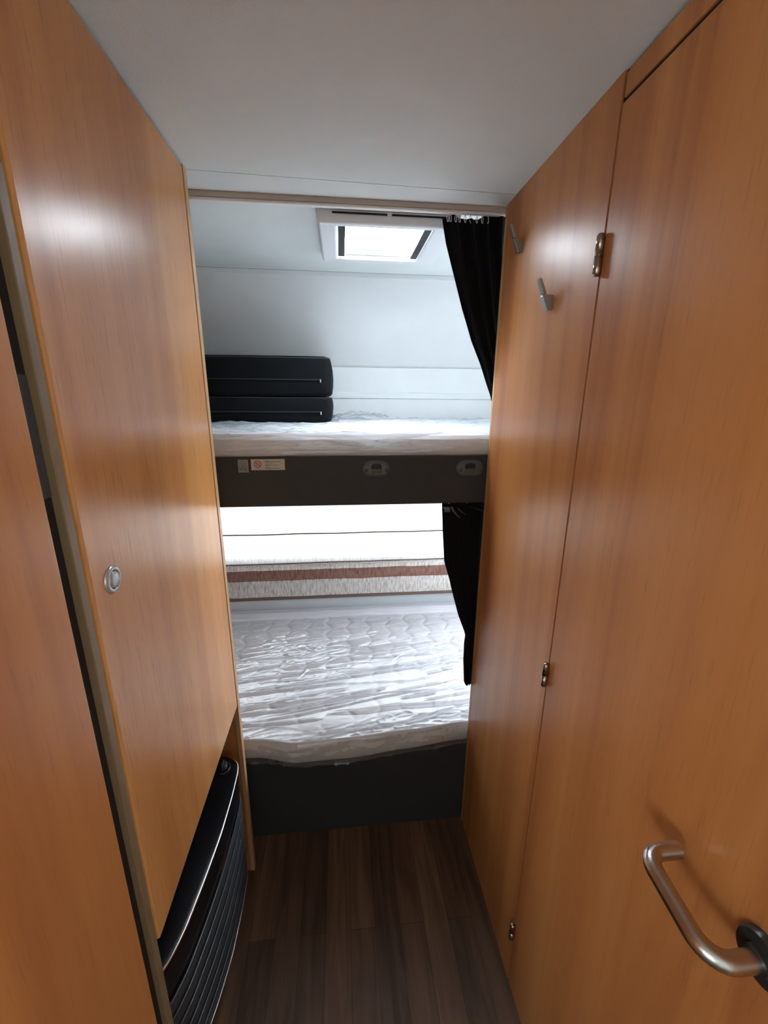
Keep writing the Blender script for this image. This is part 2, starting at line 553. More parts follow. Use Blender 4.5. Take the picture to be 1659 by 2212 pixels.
# washroom door, overhead panel
DY0, DY1 = 0.03, 0.6985
door = struct(MB().box(XR-.0004, XR+.03, DY0, DY1, .004, 1.9075, bev=.0015).build('door_1', WOOD), 'wooden washroom door with a lever handle', 'door')
o = MB().box(XR, XR+.03, -.25, .6975, 1.9135, 1.9435, bev=.001).build('trim_2', WOOD)
struct(o, 'narrow wooden panel above the washroom door', 'trim')
w = MB(); w.use(WOOD); w.box(XR, XR+.03, -.25, .026, 0, 1.9125); w.box(XR+.03, OR, -.25, -.22, 0, ZC-.001)
w.box(XR+.045, XR+.06, -.21, 1.11, 0, ZC-.002)
w.use(DARKGAP); w.box(XR+.003, XR+.029, .6987, .7033, .006, ZC-.002); w.box(XR+.003, XR+.029, .03, .698, 1.9077, 1.9133)  # dark strips stand for the shade in the door gaps
struct(w.build('wall_washroom_front'), 'wooden wall on the near side of the washroom door', 'wall')


def hinge(z0, z1):
    hx, hy = XR-.0065, .7005
    b = MB()
    zm = z0+(z1-z0)*.48
    Mx = Matrix.Translation((hx, hy, 0))
    R = .0062
    b.lathe([(0, z0-.002), (R*.6, z0-.002), (R, z0+.0015), (R, zm-.0006), (R*.9, zm-.0005), (R*.9, zm+.0005), (R, zm+.0006), (R, z1-.0015), (R*.6, z1+.002), (0, z1+.002)], Mx, 24)
    b.box(hx, XR+.001, hy-.0016, hy+.0016, z0+.002, z1-.002)
    return b.build('hinge', NICKEL, door)


hinge(1.686, 1.742); hinge(.923, .974); hinge(.162, .212)

# lever handle
b = MB()
hy, hz = .243, .957
path = []


def arc(c, a, b2, r0_, n=8):
    return [c+a*math.cos(t*PI/2/n)*r0_+b2*math.sin(t*PI/2/n)*r0_ for t in range(n+1)]


X, Y, Zv = Vector((1, 0, 0)), Vector((0, 1, 0)), Vector((0, 0, 1))
xb = .354                    # bar stands this far into the corridor
tilt = 0.14                  # the lever rises a little towards the hinges
Yt = Vector((0, math.cos(tilt), math.sin(tilt)))
P0 = Vector((XR-.002, hy, hz))
R1 = .026; R2 = .019
L = .098
path += [P0, Vector((xb+R1, hy, hz))]
cc = Vector((xb+R1, hy, hz))+Yt*R1
path += arc(cc, -Yt, -X, R1)[1:]
e1 = Vector((xb, hy, hz))+Yt*(L-R2)
path += [e1]
cc = e1+X*R2
path += arc(cc, -X, Yt, R2)[1:]
path += [path[-1]+X*.024]
lever = b.tube(path, .0098, 24).build('door_handle', STEEL, door)
for p in lever.data.polygons: p.use_smooth = True
lever.data.set_sharp_from_angle(angle=math.radians(50))
b = MB()
Mr = Matrix.Translation((XR, hy, hz)) @ Matrix.Rotation(-PI/2, 4, 'Y')
b.lathe([(0, -.001), (.0262, -.001), (.0262, .006), (.0245, .0085), (.013, .009), (.013, .0135), (0, .0135)], Mr, 48)
b.build('rosette', STEEL_D, lever, smooth_angle=40)

# ---------------------------------------------------------------- coat hooks
def coat_hook(y, z, label):
    t = thing('coat_hook', label, 'coat hook', (XR, y, z), 'coat hooks on the corridor wall')
    w2 = .0058
    b = MB()             # body: wedge against the wall
    prof = [(XR, z-.004), (XR-.010, z-.006), (XR-.0215, z+.020), (XR-.0205, z+.0225), (XR, z+.0225)]
    b.prism([(p[0], p[1]) for p in prof], 1, y-w2, y+w2)
    bmesh.ops.bevel(b.bm, geom=list(b.bm.edges), offset=.0012, segments=2, affect='EDGES')
    b.build('base', SATIN, t)
    b = MB()             # upright peg leaning away from the wall
    prof = [(XR-.0125, z+.0235), (XR-.0215, z+.0235), (XR-.0315, z+.050), (XR-.0265, z+.052)]
    b.prism(prof, 1, y-w2, y+w2)
    bmesh.ops.bevel(b.bm, geom=list(b.bm.edges), offset=.0014, segments=2, affect='EDGES')
    b.build('peg', SATIN, t)


coat_hook(.858, 1.668, 'silver coat hook lower on the corridor wall, nearer the washroom door hinge')
coat_hook(1.03, 1.818, 'small silver coat hook high on the corridor wall, close to the upper black curtain')

# ---------------------------------------------------------------- left side: tall cupboard, wardrobe, heater
fr = thing('tall_cupboard', 'tall wood-fronted cupboard at the far left edge, black seam along its side', 'cupboard', (-.34, .2, 0))
MB().box(XL-.02, XL+.0005, -.2, .4555, .09, 1.93, bev=.004, seg=3).build('door', WOOD, fr)
MB().box(-.95, XL-.0205, -.2, .4545, 0.0, 1.935).build('carcass', DARKGAP, fr)
b = MB(); b.box(-.36, XL-.0098, .4562, .4805, .09, 1.935)
b.build('side_seal', BLACKP, fr)
MB().box(XL-.0097, XL-.0088, .4575, .4803, 1.389, 1.5165).build('latch', LATCHGREY, fr)

wd = thing('wardrobe', 'tall wooden wardrobe with a round silver push lock, above the black heater', 'wardrobe', (-.34, .77, 0))
MB().box(-.40, XL-.0004, .4810, .4945, 0.0, ZC-.004, bev=.0012).build('frame_post', POST, wd)
dr = MB().box(XL-.018, XL, .5005, 1.0335, .645, 1.9445, bev=.005, seg=3).build('door', WOOD_L, wd)
cb = MB(); cb.box(-.95, XL-.0185, .4995, 1.0385, .662, 1.9440); cb.box(-.95, XL-.24, .4995, 1.0385, 0, .661)
cb.build('carcass', DARKGAP, wd)
# push lock
ly, lz = .5475, 1.2593
Ml = Matrix.Translation((XL, ly, lz)) @ Matrix.Rotation(PI/2, 4, 'Y')
b = MB(); b.lathe([(.0126, -.002), (.0126, .0028), (.0134, .0036), (.0165, .003), (.0188, .0012), (.0192, -.001)], Ml, 56)
b.build('lock_ring', SILVERP, dr)
b = MB(); b.lathe([(.0113, -.0005), (.0113, .0022), (.0106, .0034), (.006, .0042), (0, .0044)], Ml, 56)
b.build('lock_button', SILVERP, dr)
b = MB(); b.lathe([(.0128, .0004), (.0105, .0004)], Ml, 48); 

b.build('lock_joint', BLACKP, dr)

# heater
ht = thing('heater', 'black gas heater with ribbed front and chrome line below the wardrobe', 'heater', (-.40, .77, 0))
TOPX = [(.50, -.372), (.515, -.354), (.535, -.3385), (.56, -.3285), (.60, -.3185), (.684, -.3085), (.78, -.3005), (.877, -.2985), (.95, -.3005), (.978, -.306), (.993, -.316), (1.000, -.330), (1.003, -.352)]


def hx(y, z, off=0.0):
    t = max(0, min(1, (z-.08)/.42))
    near = max(0, min(1, (.80-y)/.30))
    return lin_tab(TOPX, y)-(1-t)*(.006+.030*near*near)+off


def hpath(z, off=0.0, y0=.50, y1=1.003, n=70):
    out = []
    for i in range(n+1):
        y = y0+(y1-y0)*i/n
        out.append(Vector((hx(y, z, off), y, z)))
    # smooth
    for _ in range(4):
        out = [out[0]]+[(out[i-1]+out[i]*2+out[i+1])/4 for i in range(1, n)]+[out[-1]]
    return out


zs = [.085, .13, .2, .3, .395]
b = MB(); b.grid([hpath(z, -.0012) for z in zs]); b.build('casing', BLACKP, ht)
b = MB(); b.grid([hpath(z, o_) for z, o_ in ((.405, -.008), (.408, -.001), (.43, 0), (.47, 0), (.492, 0), (.496, -.001))]); b.build('front_band', GLOSSB, ht)
b = MB()
b.grid([hpath(.4955, .0005), hpath(.4985, .0022), hpath(.5015, .0018), hpath(.503, -.0012), hpath(.5005, -.002)])
b.build('chrome_line', CHROME, ht)
b = MB()
tp = hpath(.5005, -.002)
rows = [tp, [Vector((p.x-.006, p.y, .502)) for p in tp], [Vector((max(-.54, min(p.x-.02, -.36)), p.y, .502)) for p in tp], [Vector((-.54, p.y, .502)) for p in tp]]
b.grid(rows); b.build('top_cover', GLOSSB, ht)
RZ = [.372, .322, .272, .222, .172, .122]
for k, z in enumerate(RZ):
    h = .0178
    y1 = 1.0-.004*k
    prof = [(z+h, -.003), (z+h-.001, .0003), (z+h*.4, .0014), (z-h*.4, .0010), (z-h+.001, -.0004), (z-h, -.003)]
    b = MB(); b.grid([hpath(q, o_, y1=y1) for q, o_ in prof])
    b.build('rib', HEATG, ht, smooth_angle=40)
b = MB(); b.tube(hpath(.098, .0002), .0015, 8); b.build('bottom_line', CHROME, ht)
# control knob in a shallow ring at the far end of the top
kx, ky = -.343, .962
b = MB(); Mk = Matrix.Translation((kx, ky, .502))
b.lathe([(.020, 0), (.0195, .004), (.0165, .0045), (.0155, .001)], Mk, 40)
b.lathe([(.013, 0), (.0125, .014), (.011, .016), (0, .0165)], Mk, 40)
b.box(kx-.0025, kx+.0025, ky-.011, ky+.011, .517, .524, bev=.001)
b.build('control_knob', BLACKP, ht)

# ---------------------------------------------------------------- curtain rail
cr = thing('curtain_rail', 'slim beige curtain rail across the ceiling in front of the upper bunk', 'curtain rail', (0, 1.16, ZC))
b = MB(); b.prism([(1.153, ZC-.0005), (1.153, ZC-.0105), (1.156, ZC-.012), (1.166, ZC-.012), (1.166, ZC-.0005)], 0, -1.09, 1.04)
b.build('rail', RAILM, cr)
b = MB(); b.prism([(1.155, ZC-.0125), (1.155, ZC-.0165), (1.157, ZC-.0178), (1.166, ZC-.0178), (1.166, ZC-.0125)], 0, -1.09, 1.04)
b.build('rail_lip', RAILW, cr)

# ---------------------------------------------------------------- roof window
rw = thing('roof_window', 'white roof window with milky dome above the upper bunk', 'roof window', (.13, 1.38, ZC))
FX0, FX1, FY0, FY1 = -.046, .316, 1.2215, 1.545
IX0, IX1, IY0, IY1 = .000, .257, 1.2475, 1.508
ZB = 1.9215
b = MB()


def ring(b, o, i, zo, zi):
    ox0, ox1, oy0, oy1 = o; ix0, ix1, iy0, iy1 = i
    A = [(ox0, oy0, zo), (ox1, oy0, zo), (ox1, oy1, zo), (ox0, oy1, zo)]
    B = [(ix0, iy0, zi), (ix1, iy0, zi), (ix1, iy1, zi), (ix0, iy1, zi)]
    va = [b.bm.verts.new(p) for p in A]; vb = [b.bm.verts.new(p) for p in B]
    for k in range(4): b._f([va[k], va[(k+1) % 4], vb[(k+1) % 4], vb[k]])


g = .006
ring(b, (FX0-.006, FX1+.006, FY0-.004, FY1+.006), (FX0, FX1, FY0, FY1), ZC-.0005, ZB+.004)
ring(b, (FX0, FX1, FY0, FY1), (FX0+.003, FX1-.003, FY0+.003, FY1-.003), ZB+.004, ZB)
ring(b, (FX0+.003, FX1-.003, FY0+.003, FY1-.003), (IX0-.004, IX1+.004, IY0-.004, IY1+.004), ZB, ZB)
ring(b, (IX0-.004, IX1+.004, IY0-.004, IY1+.004), (IX0, IX1, IY0, IY1), ZB, ZB+.004)
ring(b, (IX0, IX1, IY0, IY1), (IX0+.004, IX1-.004, IY0-.002, IY1+.004), ZB+.004, 1.985)
ring(b, (IX0+.004, IX1-.004, IY0-.002, IY1+.004), (HX0-.03, HX1+.03, HY0-.03, HY1+.03), 1.985, 1.99)
bmesh.ops.remove_doubles(b.bm, verts=list(b.bm.verts), dist=1e-5)
bmesh.ops.bevel(b.bm, geom=[e for e in b.bm.edges if not e.is_boundary], offset=.0012, segments=2, affect='EDGES')
b.build('frame', WHITEP, rw)
for x0 in (IX0+.003, IX1-.023):
    MB().box(x0, x0+.020, IY0+.002, IY1-.004, ZB+.006, ZB+.016).build('side_channel', BLACKP, rw)
for x0, x1 in ((FX0+.035, (FX0+FX1)/2-.006), ((FX0+FX1)/2+.006, FX1-.03)):
    MB().box(x0, x1, FY0-.006, FY0+.004, ZC-.0085, ZC-.0050).build('vent_slot', DARKGAP, rw)
n = 14
b = MB()
b.grid([[Vector((IX0-.03+(IX1-IX0+.06)*i/n, IY0-.02+(IY1-IY0+.04)*j/n, 1.962+.035*math.sin(PI*i/n)**.5*math.sin(PI*j/n)**.5)) for j in range(n+1)] for i in range(n+1)])
b.build('dome', DOME, rw)
b = MB()      # catch bar in a moulded surround at the far side
hxm = .118
b.box(hxm-.062, hxm+.062, IY1-.040, IY1-.012, ZB+.020, ZB+.034, bev=.006, seg=3)
b.box(hxm-.028, hxm+.028, IY1-.050, IY1-.041, ZB+.014, ZB+.024, bev=.003)
b.build('handle', WHITEG, rw)
b = MB(); b.tube([(hxm-.05, IY1-.03, ZB+.030), (IX0+.03, IY1-.12, ZB+.036)], .003, 8)
b.tube([(hxm+.05, IY1-.03, ZB+.030), (IX1-.03, IY1-.12, ZB+.036)], .003, 8)
b.build('stay_arms', WHITEG, rw)
MB().box(IX0+.024, IX1-.024, IY1-.010, IY1+.001, ZB+.012, ZB+.024, bev=.003).build('screen_bar', WHITEG, rw)

# ---------------------------------------------------------------- upper bunk
BY = 1.156
ub = thing('upper_bunk', 'charcoal upper bunk bed board with two grey latches and two stickers', 'bunk bed', (0, 1.55, 1.2))
fb = MB().box(-1.08, 1.03, BY, BY+.022, 1.198, 1.3368, bev=.0015).build('front_board', BOARD, ub)
b = MB(); b.box(-1.08, 1.03, BY+.0225, 1.975, 1.30, 1.325)
for x in (-.8, 0, .8): b.box(x-.02, x+.02, BY+.0225, 1.97, 1.25, 1.2995)
b.build('bed_base', BOARD, ub)


def stadium(cx, cz, hw, hh, y, n=14):
    pts = []
    r = hh
    for s_ in (1, -1):
        for k in range(n+1):
            a = -PI/2+PI*k/n if s_ > 0 else PI/2+PI*k/n
            pts.append(Vector((cx+s_*(hw-r)+r*math.cos(a), y, cz+r*math.sin(a))))
    return pts


def latch(cx, cz):
    b = MB()
    b.grid([stadium(cx, cz, .0400, .0240, BY-.0002), stadium(cx, cz, .0385, .0225, BY-.004), stadium(cx, cz, .034, .018, BY-.0065), stadium(cx, cz, .030, .0145, BY-.0072)], closed_u=True)
    top = [b.bm.verts.new(p) for p in stadium(cx, cz, .030, .0145, BY-.0072)]
    b._f(top)
    o = b.build('latch', GREYP, fb, smooth_angle=50)
    # finger well above, flap below
    pts = [(cx-.0145, cz+.001), (cx+.0145, cz+.001), (cx+.0145, cz+.0105), (cx+.011, cz+.0145), (cx, cz+.016), (cx-.011, cz+.0145), (cx-.0145, cz+.0105)]
    MB().prism([(p[0], p[1]) for p in pts], 1, BY-.0079, BY-.006).build('finger_well', BLACKP, o)
    b = MB(); b.prism([(BY-.0068, cz+.001), (BY-.0105, cz+.0005), (BY-.0105, cz-.0015), (BY-.0085, cz-.011), (BY-.0068, cz-.012)], 0, cx-.0143, cx+.0143)
    b.build('flap', GREYP, o)
    for s_ in (-1, 1):
        b = MB(); Ms = Matrix.Translation((cx+s_*.0275, BY-.0068, cz-.0035)) @ Matrix.Rotation(PI/2, 4, 'X')
        b.use(BLACKP).lathe([(.0042, -.001), (.0042, .0012), (.0034, .0014)], Ms, 20)
        b.use(GREYP).lathe([(.0034, .0010), (.0026, .0022), (0, .0026)], Ms, 20)
        b.build('screw', None, o)


latch(.097, 1.302); latch(.3655, 1.301)

# weight limit sticker (grey, bag outline and text)
def text_into(b, mat, body, size, cx, cz, y):
    cu = bpy.data.curves.new('t', 'FONT'); cu.body = body; cu.size = size
    cu.align_x = 'CENTER'; cu.align_y = 'CENTER'; cu.resolution_u = 3
    ob = bpy.data.objects.new('t', cu); COL.objects.link(ob)
    dg = bpy.context.evaluated_depsgraph_get()
    me = bpy.data.meshes.new_from_object(ob.evaluated_get(dg))
    t = bmesh.new(); t.from_mesh(me)
    b.use(mat)
    b.join(t, Matrix.Translation((cx, y, cz)) @ Matrix.Rotation(PI/2, 4, 'X'))
    bpy.data.objects.remove(ob); bpy.data.curves.remove(cu); bpy.data.meshes.remove(me)


def rect(b, mat, x0, x1, z0, z1, y):
    b.use(mat)
    v = [b.bm.verts.new(p) for p in ((x0, y, z0), (x1, y, z0), (x1, y, z1), (x0, y, z1))]
    b._f(v)


SY = BY-.0004
b = MB(); b.use(PAPER_G); b.box(-.2785, -.2515, SY, BY, 1.2955, 1.3305, bev=.0001)
cx = -.2650; y = SY-.0002
for q in ((-.0095, .0095, -.0125, -.0118), (-.0095, .0095, .0015, .0022), (-.0100, -.0093, -.0118, .0016), (.0093, .0100, -.0118, .0016),
          (-.0072, .0072, .0085, .0092), (-.0072, .0072, .0045, .0052), (-.009, .009, .0120, .0126), (-.0066, -.0059, .0052, .0085), (.0059, .0066, .0052, .0085)):
    rect(b, INK, cx+q[0], cx+q[1], 1.313+q[2], 1.313+q[3], y)
text_into(b, INK, 'max.', .0058, cx, 1.3118, y)
text_into(b, INK, '80kg', .0088, cx, 1.3056, y)
rect(b, INK, cx+.005, cx+.010, 1.2970, 1.2977, y)
b.build('weight_sticker', None, fb, recalc=False)['label'] = 'small grey weight limit sticker'

b = MB(); b.use(PAPER); b.box(-.2440, -.1540, SY, BY, 1.3015, 1.3315, bev=.0001)
cx, cz, R = -.2265, 1.3180, .0098
def disc(b, mat, cx, cz, r0_, r1_, y, n=40):
    b.use(mat)
    if r0_ <= 0:
        b._f([b.bm.verts.new((cx+r1_*math.cos(2*PI*k/n), y, cz+r1_*math.sin(2*PI*k/n))) for k in range(n)])
    else:
        A = [b.bm.verts.new((cx+r0_*math.cos(2*PI*k/n), y, cz+r0_*math.sin(2*PI*k/n))) for k in range(n)]
        B = [b.bm.verts.new((cx+r1_*math.cos(2*PI*k/n), y, cz+r1_*math.sin(2*PI*k/n))) for k in range(n)]
        for k in range(n): b._f([A[k], A[(k+1) % n], B[(k+1) % n], B[k]])
disc(b, PINK, cx, cz, 0, R*.86, SY-.0002)
disc(b, RED, cx, cz, R*.82, R, SY-.0004)
b.use(RED)
d = R*.62; t_ = .0006
b._f([b.bm.verts.new(p) for p in ((cx-d-t_, SY-.0004, cz+d-t_), (cx+d-t_, SY-.0004, cz-d-t_), (cx+d+t_, SY-.0004, cz-d+t_), (cx-d+t_, SY-.0004, cz+d+t_))])
rect(b, INK, cx-.0058, cx-.0005, cz-.0042, cz-.0028, SY-.0003)      # cigarette
for k in range(3):                                                  # smoke
    rect(b, INK_G, cx+.0008+.0016*k, cx+.0014+.0016*k, cz+.0005+.001*k, cz+.0050, SY-.0003)
for k in range(3): rect(b, INK, cx-.0068+.0054*k, cx-.0042+.0054*k, 1.3042, 1.3054, SY-.0002)
rnd = random.Random(3)                                              # three illegibly small paragraphs
z = 1.3282
for gset in (4, 3, 3):
    for k in range(gset):
        wdt = rnd.uniform(.012, .026) if k else .011
        if k == 1: wdt = rnd.uniform(.036, .049)
        rect(b, INK_G if k != 1 else INK, -.2070, -.2070+wdt, z-.0013, z-.0003, SY-.0002)
        z -= .0023
    z -= .0012
b.build('no_smoking_sticker', None, fb, recalc=False)['label'] = 'white sticker with a red no smoking sign'

# ---------------------------------------------------------------- upper mattress
um = thing('mattress', 'thin film-wrapped mattress on the upper bunk with folded film at its front', 'mattress', (0, 1.57, 1.337))
b = MB()
nx = 90
xs = [-1.0+2.0*i/nx for i in range(nx+1)]
def umz(x, y):
    z = 1.3925+.0035*nz(x*3, y*3, 4)+.0015*nz(x*9, y*7, 1)
    return min(z, 1.3935) if x < -.01 and y > 1.60 else z
prof = [(.012, 1.3385), (.002, 1.351), (.000, 1.366), (.006, 1.383), (.020, None)]
rows = []
for (dy, z_) in prof:
    row = []
    for x in xs:
        yy = 1.158+dy+.003*nz(x*5, dy*40, 2)
        row.append(Vector((x, yy, z_+.002*nz(x*6, z_*30) if z_ else umz(x, yy))))
    rows.append(row)
b.use(TICK_SIDE); b.grid(rows[:4])
b.use(TICK); b.grid([rows[3]]+[[Vector((x, y_, umz(x, y_))) for x in xs] for y_ in [1.178+.80*k/30 for k in range(31)]])
b.build('mattress_body', None, um)
# film: milky sheet over the top, hanging unevenly over the front edge
EDGEZ = [(-1, 1.385), (-.341, 1.391), (-.264, 1.387), (-.155, 1.3945), (-.045, 1.391), (.03, 1.381), (.075, 1.369), (.119, 1.360), (.135, 1.370), (.157, 1.382), (.247, 1.397), (.34, 1.402), (.411, 1.405), (1, 1.405)]
b = MB()
xs2 = [-.75+1.5*i/260 for i in range(261)]
rows = []
def fz(x, y):
    r = ridge(x*4+y*1.5, y*22, 3)**3*.006+ridge(x*9-y*3, y*34, 8)**4*.004
    z = umz(x, y)+.0075+r+.004*nz(x*5, y*6, 7)
    return min(z, 1.3985) if x < -.01 and y > 1.60 else z
for k in range(8):
    t = k/7
    row = []
    for x in xs2:
        ze = lin_tab(EDGEZ, x)+.002*nz(x*20, 1)
        zt = fz(x, 1.152)
        ze = min(ze, zt-.0005)
        row.append(Vector((x, 1.1500-.002*(1-t)+.002*nz(x*14, t*2), ze+(zt-ze)*t)))
    rows.append(row)
for k in range(1, 80):
    y_ = 1.152+.80*k/79
    rows.append([Vector((x, y_, fz(x, y_))) for x in xs2])
b.grid(rows); b.build('top_film', FILM2, um)
# clear film round the front
b = MB(); rows = []
for k in range(26):
    t = k/25
    row = []
    for x in xs2:
        wv = ridge(x*7+t*1.5, t*5-x*1.2, 5)**3*.008+ridge(x*16, t*7+x*3, 2)**4*.004+.003*nz(x*7, t*3, 4)
        row.append(Vector((x, 1.1555-.006*math.sin(PI*t)-wv*math.sin(PI*t)**.5, 1.3385+.056*t)))
    rows.append(row)
b.grid(rows); b.build('front_film', FILM3, um)
# loose crumpled film end at the back
b = MB(); rows = []
for k in range(24):
    t = k/23
    row = []
    for i in range(90):
        s_ = i/89
        x = -.045+.26*s_
        h = (.032*math.sin(PI*s_)**.4)*math.sin(PI*t)*(.75+.5*nz(x*14, t*4, 3))+.008*ridge(x*18, t*9, 1)
        row.append(Vector((x, 1.83+.12*t+.01*nz(x*12, t*5), 1.400+max(0, h))))
    rows.append(row)
b.grid(rows); b.build('loose_film', FILM, um)

# ---------------------------------------------------------------- cushions
def cushion(name, z0, z1, xr, yf, label, seed):
    x0, y1 = -.80, yf+.36
    t = thing(name, label, 'cushion', ((x0+xr)/2, (yf+y1)/2, z0), 'black seat cushions on the upper bunk')
    r = .026
    b = MB()
    # rounded block: superellipse-like section in plan, slightly crowned
    n = 44; rows = []
    zl = [(0, -.020), (.006, -.006), (.016, 0), (.5, .003), (.984, 0), (.994, -.006), (1, -.020)]
    H = z1-z0
    lv = [(0.0, .016), (.03, .006), (.09, .001), (.3, -.002), (.55, -.003), (.8, -.001), (.92, .002), (.975, .009), (1.0, .022)]
    def plan(inset):
        pts = []
        X0, X1, Y0, Y1 = x0+inset, xr-inset, yf+inset, y1-inset
        rr = r-inset*.4
        for (cx_, cy_, a0) in ((X1-rr, Y0+rr, -PI/2), (X1-rr, Y1-rr, 0), (X0+rr, Y1-rr, PI/2), (X0+rr, Y0+rr, PI)):
            for k in range(9):
                a = a0+PI/2*k/8
                pts.append((cx_+rr*math.cos(a), cy_+rr*math.sin(a)))
        # straight sides
        out = []
        for i in range(len(pts)):
            p, q = pts[i], pts[(i+1) % len(pts)]
            out.append(p)
            d_ = math.hypot(q[0]-p[0], q[1]-p[1])
            if d_ > .05:
                m_ = 24 if d_ > .5 else 10
                for k in range(1, m_): out.append((p[0]+(q[0]-p[0])*k/m_, p[1]+(q[1]-p[1])*k/m_))
        return out
    for (h, ins) in lv:
        rows.append([Vector((p[0]+.0015*nz(p[0]*12, p[1]*12, h*4+seed), p[1]+.002*nz(p[0]*9, h*5, seed), z0+H*h+(.003*nz(p[0]*4, p[1]*4, seed) if h > .5 else 0))) for p in plan(ins)])
    V = b.grid(rows, closed_u=True)
    f1 = b._f(V[-1]); f0 = b._f(V[0][::-1])
    b.build('cover', CUSH, t, smooth_angle=60)
    def loop(h, ins, xoff=0):
        return [Vector((p[0], p[1], z0+H*h)) for p in plan(ins)]
    b = MB(); b.tube(loop(.955, .0045), .0022, 6, closed=True); b.build('piping', PIPE_B, t)
    # zip seam along the front with its pull near the right end
    b = MB(); zz = z0+H*.42
    b.box(x0+.05, xr-.034, yf-.0062, yf-.0015, zz-.0022, zz+.0022)
    b.build('zip', BLACKP, t)
    b = MB(); b.box(xr-.040, xr-.036, yf-.0085, yf-.005, zz-.010, zz+.001, bev=.0008)
    b.build('zip_pull', SILVERP, t)


cushion('seat_cushion', 1.4005, 1.4950, -.034, 1.625, 'lower black seat cushion of the two stacked on the upper bunk', 1.0)
cushion('seat_cushion', 1.4960, 1.6370, -.032, 1.620, 'upper black seat cushion of the two stacked on the upper bunk', 2.0)

# ---------------------------------------------------------------- lower bed
lb = thing('lower_bed_base', 'charcoal bed base board at the floor under the lower mattress', 'bed base', (0, 1.55, 0))
MB().box(-1.08, 1.03, 1.151, 1.172, 0, .3330, bev=.001).build('front_board', BOARD, lb)
MB().box(-1.08, 1.03, 1.1725, 1.985, .28, .315).build('bed_deck', BOARD, lb)

lm = thing('mattress', 'quilted white mattress in crinkled clear film on the lower bunk', 'mattress', (0, 1.55, .336))
YFT = [(-1, 1.165), (-.40, 1.153), (-.30, 1.145), (-.16, 1.117), (.0, 1.124), (.20, 1.140), (.405, 1.1565), (.46, 1.175), (1, 1.178)]
HS = .062           # hexagon side


def quilt(x, y):
    # flat-top hexagons, each halved into two trapezoids; returns distance to the nearest seam
    q = (2/3*x)/HS; r_ = (-1/3*x+math.sqrt(3)/3*y)/HS
    s_ = -q-r_
    rq, rr, rs = round(q), round(r_), round(s_)
    dq, dr, ds = abs(rq-q), abs(rr-r_), abs(rs-s_)
    if dq > dr and dq > ds: rq = -rr-rs
    elif dr > ds: rr = -rq-rs
    cx_ = HS*1.5*rq; cy_ = HS*math.sqrt(3)*(rr+rq/2)
    dx, dy = x-cx_, y-cy_
    ap = HS*math.sqrt(3)/2
    m_ = max(abs(dy), abs(dx*math.sqrt(3)/2+dy/2), abs(dx*math.sqrt(3)/2-dy/2))
    return min(ap-m_, abs(dy))


def lmz(x, y, yf):
    z = .418+.004*nz(x*2.3, y*2.3, 3)
    back = max(0, (y-1.895)/.05)
    if back > 0:
        t = min(1, back); return z+.024*t*t*(3-2*t)
    dd = quilt(x*.98+.03, y*.98)
    z += .0068*min(1, dd/.016)**.5-.0068
    return z


nx = 270
xs = [-.78+1.5*i/nx for i in range(nx+1)]
b = MB(); rows = []
for (dy, z_) in ((.020, .337), (.006, .340), (-.002, .352), (-.003, .375), (.001, .398), (.006, .412)):
    rows.append([Vector((x, lerp_tab(YFT, x)+dy+.002*nz(x*8, z_*20), z_+.003*nz(x*4, 2)-(.010*max(0, 1-abs(x-.0)/.33) if z_ < .36 and dy < .01 else 0))) for x in xs])
b.use(TICK_SIDE); b.grid(rows)
b.use(TICK)
ny = 150; top = [rows[-1]]
for k in range(ny+1):
    t = k/ny
    row = []
    for x in xs:
        yf = lerp_tab(YFT, x)+.010
        y_ = yf+(1.966-yf)*t
        row.append(Vector((x, y_, lmz(x, y_, yf))))
    top.append(row)
b.grid(top)
b.build('mattress_body', None, lm)
b = MB(); b.tube([(x, lerp_tab(YFT, x)+.003, .4165+.003*nz(x*4, 2)) for x in xs[::3]], .0042, 8); b.build('piping', PIPING, lm)

# film with long creases
rc = random.Random(11)
CRE = []
for k in range(46):
    yc = rc.uniform(1.20, 1.72)
    xc = rc.uniform(-.5, .55)
    ln = rc.uniform(.10, .5) if k > 10 else rc.uniform(.5, 1.0)
    sl = rc.uniform(-.02, .20)+.05
    CRE.append((xc, yc, ln, sl, rc.uniform(.003, .009), rc.uniform(.003, .006)))


def film_h(x, y):
    h = .004+.0035*nz(x*4, y*7, 9)
    m = .5+.5*nz(x*2.2, y*3.5, 21)
    yy = y-.16*x
    m = max(0, m-.35)*1.3*(.5+.5*max(0, 1-abs(y-1.52)/.24))
    h += ridge(x*4.5, yy*26, 3)**3*.0078*m
    h += ridge(x*11, yy*48, 6)**3*.0052*m
    h += ridge(x*16+yy*20, yy*14-x*9, 12)**5*.0055*m
    for (xc, yc, ln, sl, hh, wd_) in CRE:
        dx = x-xc
        if abs(dx) < ln/2:
            d_ = abs(y-(yc+sl*dx+.006*nz(dx*9, yc*5)))
            if d_ < wd_*2.5:
                e_ = 1-abs(dx)/(ln/2)
                h += hh*min(1, e_*3)*max(0, 1-d_/(wd_*2.5))**1.5
    return h


